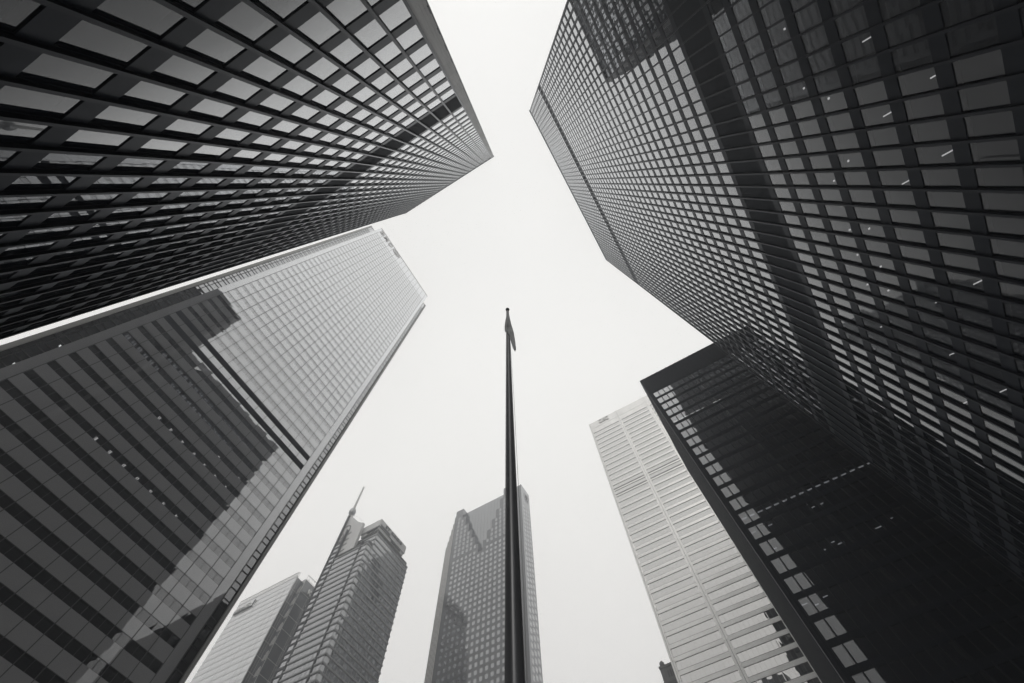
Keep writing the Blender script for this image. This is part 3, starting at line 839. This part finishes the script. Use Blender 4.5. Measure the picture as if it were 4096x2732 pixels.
# bank globe emblem on the side face: ring with a letter S and two arcs
lx, lz = 1.985 * 99.05, 2.724 * 99.05 + CAMZ
yl = YR0 - 0.06
b = MB()
def arc(bb, cx, cz, rx, rz, a0, a1, w, n=20, tilt=0.0):
    P = []
    for k in range(n + 1):
        a = rad(a0 + (a1 - a0) * k / n)
        for q in (1.0, 1.0 - w):
            P.append((cx + rx * q * math.cos(a), yl - 0.25, cz + rz * q * math.sin(a)))
    F = [(2 * k, 2 * k + 1, 2 * k + 3, 2 * k + 2) for k in range(n)]
    bb.poly(P, F); bb.poly([(p[0], yl - 0.05, p[2]) for p in P], F)
arc(b, lx, lz, 3.3, 3.6, 150, 400, 0.09)
b.build('emblem_ring', M['grey_sign'], rootS)
put_text('S', (lx - 1.4, yl - 0.05, lz - 2.0), (1, 0, 0), (0, -1, 0), 2.8, 4.0, 0.25, M['grey_sign'], rootS)
b = MB(); arc(b, lx, lz + 1.0, 4.6, 6.4, 215, 300, 0.06); b.build('emblem_arc', M['grey_sign'], rootS)

# ------------------------------------------------------------------ the banded hotel tower with spire
rootH = empty('hotel_tower', (150, 188, 0), 'banded grey hotel tower with a thin spire and lettered crown box', 'skyscraper')
xH, yH = 130.2, 171.7
pH = 3.80
tHlow, tHup, tHc = 210.5 + CAMZ, 221.5 + CAMZ, 229.4 + CAMZ
b = MB(); b.box(xH + 0.9, yH + 0.9, 0, 166.3 - 0.4, 196.2, tHlow - 0.5); b.box(135.4, yH + 0.9, tHlow - 0.5, 165.9, 196.2, tHup - 0.4); b.box(xH + 0.9, 196.2, 0, 160, 201.6, 225)
b.build('core', M['sr_dark'], rootH)
glL, glR = [], []
nf = int((tHup) / pH)
barH = MB()
for i in range(1, nf + 1):
    z0 = tHup - pH * i
    up_ = z0 + pH > tHlow + 0.5
    x0 = 134.6 if up_ else xH
    if z0 < 4: continue
    b = MB()                                              # projecting slab edge going round the corner
    b.box(x0 - 0.30, yH - 0.30, z0 - 0.75, x0 + 0.8, 196.4, z0 + 0.05)
    b.box(x0 + 0.8, yH - 0.30, z0 - 0.75, 166.5, yH + 0.8, z0 + 0.05)
    b.build('slab_band', M['sr_metal'], rootH)
    b = MB(); b.box(x0 - 0.04, yH - 0.04, z0 - 1.35, x0 + 0.8, 196.4, z0 - 0.76); b.build('band_shadow_strip', M['sr_dark'], rootH)  # dark strip painted in as the shadow under the slab band
    zt = z0 - 1.35; zb = z0 - pH + 0.05
    if zb < 2: continue
    n = 9
    w = (196.2 - yH) / n
    for k in range(n):
        a = yH + w * k + 0.06; c = yH + w * (k + 1) - 0.06
        j = rng.normal(0, 0.02, 4)
        pts = [(x0 + j[0], a, zb), (x0 + j[1], c, zb), (x0 + j[2], c, zt), (x0 + j[3], a, zt)]
        glL.append((screen_area(pts), (lambda bb, pts=pts: bb.quad(*pts))))
        barH.box(x0 - 0.05, a - 0.12, zb, x0 + 0.1, a, zt); barH.box(x0 - 0.05, a + 0.55, zb, x0 + 0.1, a + 0.62, zt)
    n = 12
    w = (166.3 - x0) / n
    for k in range(n):
        a = x0 + w * k + 0.06; c = x0 + w * (k + 1) - 0.06
        j = rng.normal(0, 0.02, 4)
        zt2 = z0 - 0.75
        pts = [(a, yH + j[0], zb), (c, yH + j[1], zb), (c, yH + j[2], zt2), (a, yH + j[3], zt2)]
        glR.append((screen_area(pts), (lambda bb, pts=pts: bb.quad(*pts))))
        barH.box(a - 0.12, yH - 0.06, zb, a, yH + 0.1, zt2)
        if k % 2: barH.box(a + 0.5, yH - 0.06, zb + 0.5, a + 0.57, yH + 0.1, zt2 - 0.4)
split_parts(glL + glR, 'window', M['sr_glass'], rootH)
barH.build('window_bar', M['sr_metal'], rootH, kind='stuff')
# vertical channels
for y in (176.8, 196.5):
    b = MB(); b.box(xH - 0.50, y - 0.28, 0, xH + 0.9, y + 0.28, tHlow + (0 if y < 190 else 20)); b.build('vertical_channel', M['sr_dark'], rootH)
b = MB(); b.box(134.0, yH - 0.42, 0, 134.25, yH - 0.28, tHup - 2); b.build('corner_cable', M['sr_metal'], rootH)
# narrow glass fin wall on the left with its own bands
zz_ = 6.0
i = 0
fg = MB()
for i in range(1, 62):
    z0 = 226 - 3.8 * i
    if z0 < 4: continue
    b = MB(); b.box(xH - 0.45, 196.8, z0 - (1.1 if i % 2 else 0.6), xH + 0.5, 201.5, z0); b.build('fin_band', M['sr_dark'], rootH)
    fg.quad((xH - 0.05, 196.8, z0 - 3.8), (xH - 0.05, 201.5, z0 - 3.8), (xH - 0.05, 201.5, z0), (xH - 0.05, 196.8, z0))
fg.build('fin_glazing', M['sr_glass'], rootH, kind='stuff')
b = MB(); b.box(xH - 0.6, 201.5, 0, xH + 3, 202.2, 248); b.build('edge_post', M['sr_dark'], rootH)
# crown box
b = MB(); b.box(133.8, yH - 0.25, tHup + 2.2, 160.8, 186.5, tHc); b.box(134.6, yH + 0.4, tHup, 160, 186, tHup + 2.2); b.build('crown_box', M['sr_crown'], rootH)
b = MB(); b.box(134.9, yH - 0.28, tHup + 2.3, 144.6, yH - 0.20, tHup + 4.2); b.build('crown_louvre', M['sr_dark'], rootH)
b = MB(); b.box(133.5, 173.0, tHup + 0.6, 134.2, 181.0, tHup + 1.9); b.box(147.0, yH - 0.30, tHup + 0.5, 156.5, yH + 0.5, tHup + 1.7); b.build('crown_slot', M['sr_dark'], rootH)
# sail wall that sweeps up to the mast
sail = [(202.1, 206.0), (202.1, 251.5), (201.2, 250.5), (200.9, 248.0), (200.3, 245.6), (198.6, 243.8), (196.8, 242.4), (193.6, 238.6), (190.6, 235.4), (187.4, 232.6), (184.5, 231.0), (184.5, 206.0)]
sail = [(y, z + CAMZ) for y, z in sail]
b = MB(); b.prism(sail, 'x', xH + 0.9, xH + 2.6); b.build('sail_wall', M['sr_crown'], rootH)
b = MB(); b.prism([(202.0, 205), (202.0, 232), (196.2, 229), (192.0, 214), (192.0, 205)], 'x', xH + 2.7, xH + 14); b.build('sail_side', M['sr_metal'], rootH)
b = MB()
x_ = xH + 0.75
b.tube([(x_, 202.0, 237), (x_, 199.5, 237.8), (x_, 196.8, 236.8), (x_, 195.6, 233.5), (x_, 195.9, 226), (x_, 196.2, 215)], 0.24, 8)
b.tube([(x_, 202.0, 231), (x_, 200.3, 231.4), (x_, 199.3, 229.5), (x_, 199.3, 222), (x_, 199.3, 208)], 0.20, 8)
for z in (228, 223, 219, 214): b.tube([(x_, 202.0, z - 1.2), (x_, 192.5, z + 0.6)], 0.2, 6)
b.build('sail_hoop', M['sr_dark'], rootH)
b = MB(); b.tube([(xH + 1.2, 186.8, 235.5), (xH + 1.2, 190, 239.5), (xH + 1.2, 194, 243.6), (xH + 1.2, 198.0, 247.0), (xH + 1.2, 199.8, 251.0)], 0.07, 6)
b.build('sail_rail', M['sr_metal'], rootH)
mast = MB()
ym = 202.0
mast.tube([(xH + 1.2, ym, 248), (xH + 1.2, ym, 256), (xH + 1.2, ym, 277.5 + CAMZ)], [1.0, 0.85, 0.62], 10)
mo = mast.build('spire', M['fcp_pier'], rootH, smooth=True)
b = MB(); b.tube([(xH + 1.2, ym, 250.2), (xH + 1.2, ym, 251.4), (xH + 1.2, ym, 253.2), (xH + 1.2, ym, 255.0), (xH + 1.2, ym, 256.0)], [1.3, 2.2, 2.4, 1.9, 1.1], 14); b.build('spire_collar', M['sr_metal'], parent=mo)
b = MB()
for a in range(4):
    q = a * math.pi / 2 + 0.4
    b.tube([(xH + 1.2, ym, 278.4), (xH + 1.2 + 1.5 * math.cos(q), ym + 1.5 * math.sin(q), 280.0)], 0.09, 5)
b.tube([(xH + 1.2, ym, 278), (xH + 1.2, ym, 280.6)], 0.12, 6)
b.build('spire_tip', M['sr_metal'], parent=mo)
put_text('ST REGIS', (0.8085 * yH, yH - 0.3, 1.3178 * yH + CAMZ), (1, 0, 0), (0, -1, 0), 0.1 * yH, 0.0118 * yH, 0.5, M['dark_sign'], rootH)

# ------------------------------------------------------------------ the pale curved-panel tower
rootK = empty('office_block', (160, 255, 0), 'pale panelled tower with dark glass side, far left behind the hotel tower', 'office tower')
xK = 134.0
pK = 0.0303 * xK
yK0, yK1 = 232.4, 281.2
yV = 228.9
topK = 214.6 + CAMZ
b = MB(); b.box(xK + 0.8, yK0 + 0.3, 0, 172, yK1 - 0.3, topK - 1); b.box(139.2, yV + 0.3, 0, 172, yK0 + 0.3, topK - 1.2); b.build('core', M['sr_dark'], rootK)
seam = [yK0 + 0.05] + [1.8114 * xK + 9.15 * (k - 1) for k in range(0, 6)]
seam = sorted(s for s in [232.45, 242.73 - 4.5, 242.73, 251.9, 261.0, 270.2, 279.3, 281.15])
for i in range(0, 52):
    z1 = topK - 4.3 - pK * i; z0 = z1 - pK
    if z0 < 6: break
    b = MB()
    for a, c in zip(seam[:-1], seam[1:]):
        # shingled floor panel: foot leans out, head bows back
        P = []
        prof = [(0.0, -0.05), (0.10, -0.13), (0.30, -0.17), (0.6, -0.12), (0.85, -0.04), (1.0, 0.02)]
        for t_, n_ in prof:
            P.append((xK + n_ + 0.2, a + 0.10, z0 + (z1 - z0) * t_)); P.append((xK + n_ + 0.2, c - 0.10, z0 + (z1 - z0) * t_))
        P.append((xK + 0.35, a + 0.05, z0)); P.append((xK + 0.35, c - 0.05, z0))
        F = [(2 * k, 2 * k + 1, 2 * k + 3, 2 * k + 2) for k in range(5)] + [(12, 13, 1, 0)]
        b.poly(P, F)
    b.build('floor_panel_band', M['kp_panel'], rootK)
b = MB(); b.box(xK + 0.1, yK0, topK - 4.3, xK + 0.9, yK1, topK); b.build('crown_panel', M['kp_panel'], rootK)
# fence screens at the roof edges
def fence_screen(p0, p1, z0, z1, n, root):
    b = MB()
    p0, p1 = Vector(p0), Vector(p1)
    for k in range(n + 1):
        p = p0.lerp(p1, k / n)
        b.tube([(p.x, p.y, z0), (p.x, p.y, z1)], 0.10, 5)
    for z in (z0, z1, z1 - 0.5): b.tube([(p0.x, p0.y, z), (p1.x, p1.y, z)], 0.10, 5)
    b.build('roof_screen', M['kp_frame'], root)
fence_screen((xK - 0.1, yK0, 0), (xK - 0.1, yK1, 0), topK, topK + 3.2, 42, rootK)
b = MB()
for k in range(42):
    y = yK0 + (yK1 - yK0) * (k + 0.15) / 42
    b.box(xK - 0.05, y, topK + 0.1, xK + 0.02, y + 0.62, topK + 2.6)
b.build('screen_panel', M['kp_panel'], rootK)
fence_screen((138.9, yV, 0), (172, yV, 0), topK + 0.2, topK + 3.2, 16, rootK)
fence_screen((xK, yK0, 0), (xK + 0.9, yK0 - 0.6, 0), topK, topK + 3.0, 2, rootK)
# side glass with pale frame lines
for (xa, xb, y, nm) in ((xK + 0.3, 138.8, yK0, 5), (138.9, 172.0, yV, 20)):
    gl = MB(); fr = MB()
    for i in range(0, 26):
        z1 = topK - 2 * pK * i - 0.5; z0 = z1 - 2 * pK
        if z0 < 4: break
        n = 2 if xb < 150 else 4
        for k in range(n):
            a = xa + (xb - xa) * k / n; c = xa + (xb - xa) * (k + 1) / n
            j = rng.normal(0, 0.012, 4)
            for (q0, q1) in ((z0, z0 + pK), (z0 + pK, z1)):
                gl.quad((a, y + j[0], q0), (c, y + j[1], q0), (c, y + j[2], q1), (a, y + j[3], q1))
        fr.box(xa, y - 0.14, z1 - 0.12, xb, y + 0.02, z1 + 0.12)
    for k in range(1, (3 if xb < 150 else 5)):
        x = xa + (xb - xa) * k / (3 if xb < 150 else 5)
        fr.box(x - 0.05, y - 0.10, 0, x + 0.05, y + 0.02, topK - 0.5)
    gl.build('side_glazing', M['kp_glass'], rootK)
    fr.build('side_frame', M['kp_frame'], rootK)
b = MB(); b.box(xK + 0.15, yK0 - 0.1, 0, xK + 0.45, yK0 + 0.1, topK); b.build('corner_post', M['kp_frame'], rootK)
b = MB(); b.box(138.7, yV - 0.05, 0, 138.95, yK0, topK); b.build('return_glazing', M['kp_glass'], rootK)
b = MB(); b.box(138.55, yV - 0.12, 0, 138.8, yV + 0.1, topK); b.build('corner_post', M['kp_frame'], rootK)
# pale slats, arched tops shaped to imitate round reflections in the glass
for i in range(0, 26):
    z1 = topK - 3 - 2 * pK * i
    if z1 < 10: break
    b = MB()
    for k in range(7):
        y = yV + 0.35 + 0.42 * k; h = 4.6 * math.sqrt(max(0.05, 1 - ((k - 3) / 3.7) ** 2))
        b.box(138.50, y, z1 - 6.6, 138.66, y + 0.24, z1 - 6.6 + h + 0.6)
    b.build('reflection_slats', M['kp_frame'], rootK)
put_text('KPMG', (xK - 0.4, 2.085 * xK, 1.5515 * xK + CAMZ), (0, -1, 0), (-1, 0, 0), 0.094 * xK, 0.0195 * xK, 0.7, M['white_sign'], rootK, bold=0.01, shear=0.2)
b = MB()
y0_, y1_, z0_, z1_ = 2.088 * xK, 1.972 * xK, 1.5502 * xK + CAMZ, 1.5800 * xK + CAMZ
b.box(xK - 0.7, y1_ - 0.2, z0_ + 0.6, xK - 0.1, y1_ + 0.15, z1_); b.box(xK - 0.7, y1_, z0_ - 0.5, xK - 0.1, y0_, z0_ + 0.0)  # upright bar, then a dark bar put in as the letters' shadow
b.build('sign_bar_and_shadow', M['dark_sign'], rootK)
put_text('K', (0.6275 * yV, yV - 0.15, 0.9055 * yV + CAMZ), (1, 0, 0), (0, -1, 0), 3.1, 3.0, 0.7, M['white_sign'], rootK, bold=0.03)

# ------------------------------------------------------------------ old stone tower at the lower edge
rootO = empty('stone_tower', (232, 42, 0), 'old dark stone tower corner with round turret, beside the pale banded tower', 'old tower')
xO = 218.0
zO = 0.6465 * xO + CAMZ
y1O, y0O = 0.2150 * xO, 0.10 * xO
b = MB(); b.box(xO, y0O, 0, xO + 30, y1O, zO); b.build('wall', M['stone'], rootO)
b = MB(); b.box(xO - 0.4, y0O - 0.4, zO - 0.7, xO + 30.4, y1O + 0.25, zO + 0.3); b.box(xO - 0.25, y0O, zO - 7.2, xO, y1O + 0.2, zO - 6.6); b.build('cornice', M['stone'], rootO)
b = MB(); b.tube([(xO + 1.2, 0.2085 * xO, zO), (xO + 1.2, 0.2085 * xO, zO + 2.2), (xO + 1.2, 0.2085 * xO, zO + 3.0)], [1.25, 1.15, 0.5], 10); b.build('turret', M['stone'], rootO)
b = MB()
for k in range(8):
    y = 0.1985 * xO - 1.15 * k
    b.box(xO - 0.05, y, zO - 5.2, xO + 0.3, y + 0.6, zO - 2.3)
b.build('parapet_slot', M['stone_dark'], rootO)
b = MB()
for k in range(7):
    y = 0.1985 * xO - 1.6 * k
    b.tube([(xO - 0.12, y, zO - 8.4), (xO + 0.2, y, zO - 8.4)], 0.45, 8)
b.build('frieze_boss', M['stone_dark'], rootO)
b = MB()
for (yc, w) in ((0.178 * xO, 2.4), (0.150 * xO, 2.4), (0.122 * xO, 2.4)):
    P = [(yc - w, zO - 30), (yc + w, zO - 30)] + [(yc + w * math.cos(rad(a)), zO - 14 + w * math.sin(rad(a))) for a in range(0, 181, 20)]
    b.prism(P, 'x', xO - 0.06, xO + 0.5)
b.build('arched_window', M['stone_dark'], rootO)
b = MB()
for (yc, w) in ((0.178 * xO, 2.9), (0.150 * xO, 2.9), (0.122 * xO, 2.9)):
    for a in range(0, 180, 15):
        b.tube([(xO - 0.1, yc + w * math.cos(rad(a)), zO - 14 + w * math.sin(rad(a))), (xO - 0.1, yc + w * math.cos(rad(a + 15)), zO - 14 + w * math.sin(rad(a + 15)))], 0.3, 6)
b.build('arch_moulding', M['stone'], rootO)

# ------------------------------------------------------------------ flagpole and flag
def ray(px, py):
    w = RC.T @ np.array([px - 2048, py - 1366, FPX]); return w
ZP = 26.0
PX, PY = 0.2435 * ZP, 0.1385 * ZP
rootP = empty('flagpole', (PX, PY, 0), 'tall dark tapered flagpole with ball finial standing in the plaza', 'flagpole')
b = MB()
hs = [0, 1, 4, 8, 12, 16, 20, 24, ZP + CAMZ - 0.5]
rs = [0.185, 0.182, 0.172, 0.158, 0.143, 0.128, 0.113, 0.096, 0.085]
b.tube([(PX, PY, h) for h in hs], rs, 40)
b.build('shaft', M['pole'], rootP, smooth=True)
b = MB(); b.tube([(PX, PY, 0), (PX, PY, 0.12), (PX, PY, 0.3)], [0.45, 0.42, 0.24], 24); b.build('base_collar', M['pole'], rootP)
b = MB(); b.tube([(PX, PY, ZP + CAMZ - 0.55), (PX, PY, ZP + CAMZ - 0.2)], 0.035, 10)
b.build('truck', M['pole'], rootP)
b = MB()
n = 12
b.tube([(PX, PY, ZP + CAMZ + 0.12 * -math.cos(math.pi * k / n)) for k in range(n + 1)], [max(0.002, 0.12 * math.sin(math.pi * k / n)) for k in range(n + 1)], 20)
b.build('finial_ball', M['pole'], rootP, smooth=True)
b = MB(); b.tube([(PX + 0.11, PY - 0.10, 0.9), (PX + 0.15, PY - 0.15, 8.0), (PX + 0.13, PY - 0.12, 16), (PX + 0.06, PY - 0.06, 24.4)], 0.006, 5); b.build('halyard', M['rope'], rootP)

hd = np.array([PX, PY]) / math.hypot(PX, PY)
D0 = math.hypot(PX, PY)
lat = np.array([-hd[1], hd[0]])
def on_pole_plane(zx, zy, depth=0.0):
    px, py = 2000 + zx / 6.817, 1200 + zy / 6.817
    w = ray(px, py)
    t = (D0 + depth) / (w[0] * hd[0] + w[1] * hd[1])
    q = w * t
    return np.array([q[0], q[1], q[2] + CAMZ])
def cloth(rows, depth0, thick, folds, ph):
    b = MB()
    n = 22
    rings = []
    for ri, (y, l, r) in enumerate(rows):
        ring = []
        for k in range(n):
            a = 2 * math.pi * k / n
            s = 0.5 - 0.5 * math.cos(a)
            x = l + (r - l) * s
            wv = math.sin(s * folds * math.pi + ph + ri * 0.35) * 0.5
            th = thick * math.sin(a) * (0.55 + 0.25 * math.sin(3 * a + ri)) + thick * 0.8 * wv * math.sin(math.pi * s)
            P0 = on_pole_plane(x, y, depth0)
            ring.append((P0[0] + hd[0] * th, P0[1] + hd[1] * th, P0[2]))
        rings.append(ring)
    for rg in rings: b.v += rg
    for i in range(len(rings) - 1):
        for k in range(n):
            b.f.append((i * n + k, i * n + (k + 1) % n, (i + 1) * n + (k + 1) % n, (i + 1) * n + k))
    b.f.append(tuple(range(n))[::-1]); b.f.append(tuple((len(rings) - 1) * n + k for k in range(n)))
    return b
rootF = empty('flag', (PX, PY, ZP + CAMZ - 0.6), 'limp grey flag hanging folded round the top of the pole', 'flag')
def dens(rows, k=3):
    out = []
    for a, c in zip(rows[:-1], rows[1:]):
        for j in range(k): out.append(tuple(a[i] + (c[i] - a[i]) * j / k for i in range(3)))
    return out + [rows[-1]]
c1 = cloth(dens([(332, 205, 232), (400, 186, 250), (500, 158, 270), (600, 140, 294), (680, 129, 312), (735, 127, 330)]), -0.13, 0.10, 4, 0.3)
c1.build('cloth', M['flag'], rootF, smooth=True)
c3 = cloth(dens([(690, 128, 190), (735, 126, 188), (800, 123, 184), (840, 130, 175), (866, 140, 156)]), -0.13, 0.06, 2, 0.0)
c3.build('cloth_corner', M['flag'], rootF, smooth=True)
c2 = cloth(dens([(700, 190, 318), (760, 188, 340), (830, 192, 362), (905, 208, 380), (960, 262, 390), (1050, 275, 403), (1110, 290, 414), (1200, 318, 425), (1290, 345, 436), (1340, 372, 438), (1362, 400, 430)]), -0.11, 0.10, 5, 1.2)
c2.build('cloth_tail', M['flag'], rootF, smooth=True)

# ------------------------------------------------------------------ haze
hz = MB(); hz.box(-720, -720, -1.0, 720, 720, 330)
hm, t = new_mat('haze')
pv = t.nodes.new('ShaderNodeVolumePrincipled')
pv.inputs['Color'].default_value = (0.93, 0.96, 1.0, 1)
pv.inputs['Density'].default_value = 0.0012
pv.inputs['Anisotropy'].default_value = 0.5
out = t.nodes.new('ShaderNodeOutputMaterial'); t.links.new(pv.outputs[0], out.inputs['Volume'])
ho = hz.build('haze', hm)
ho['kind'] = 'stuff'
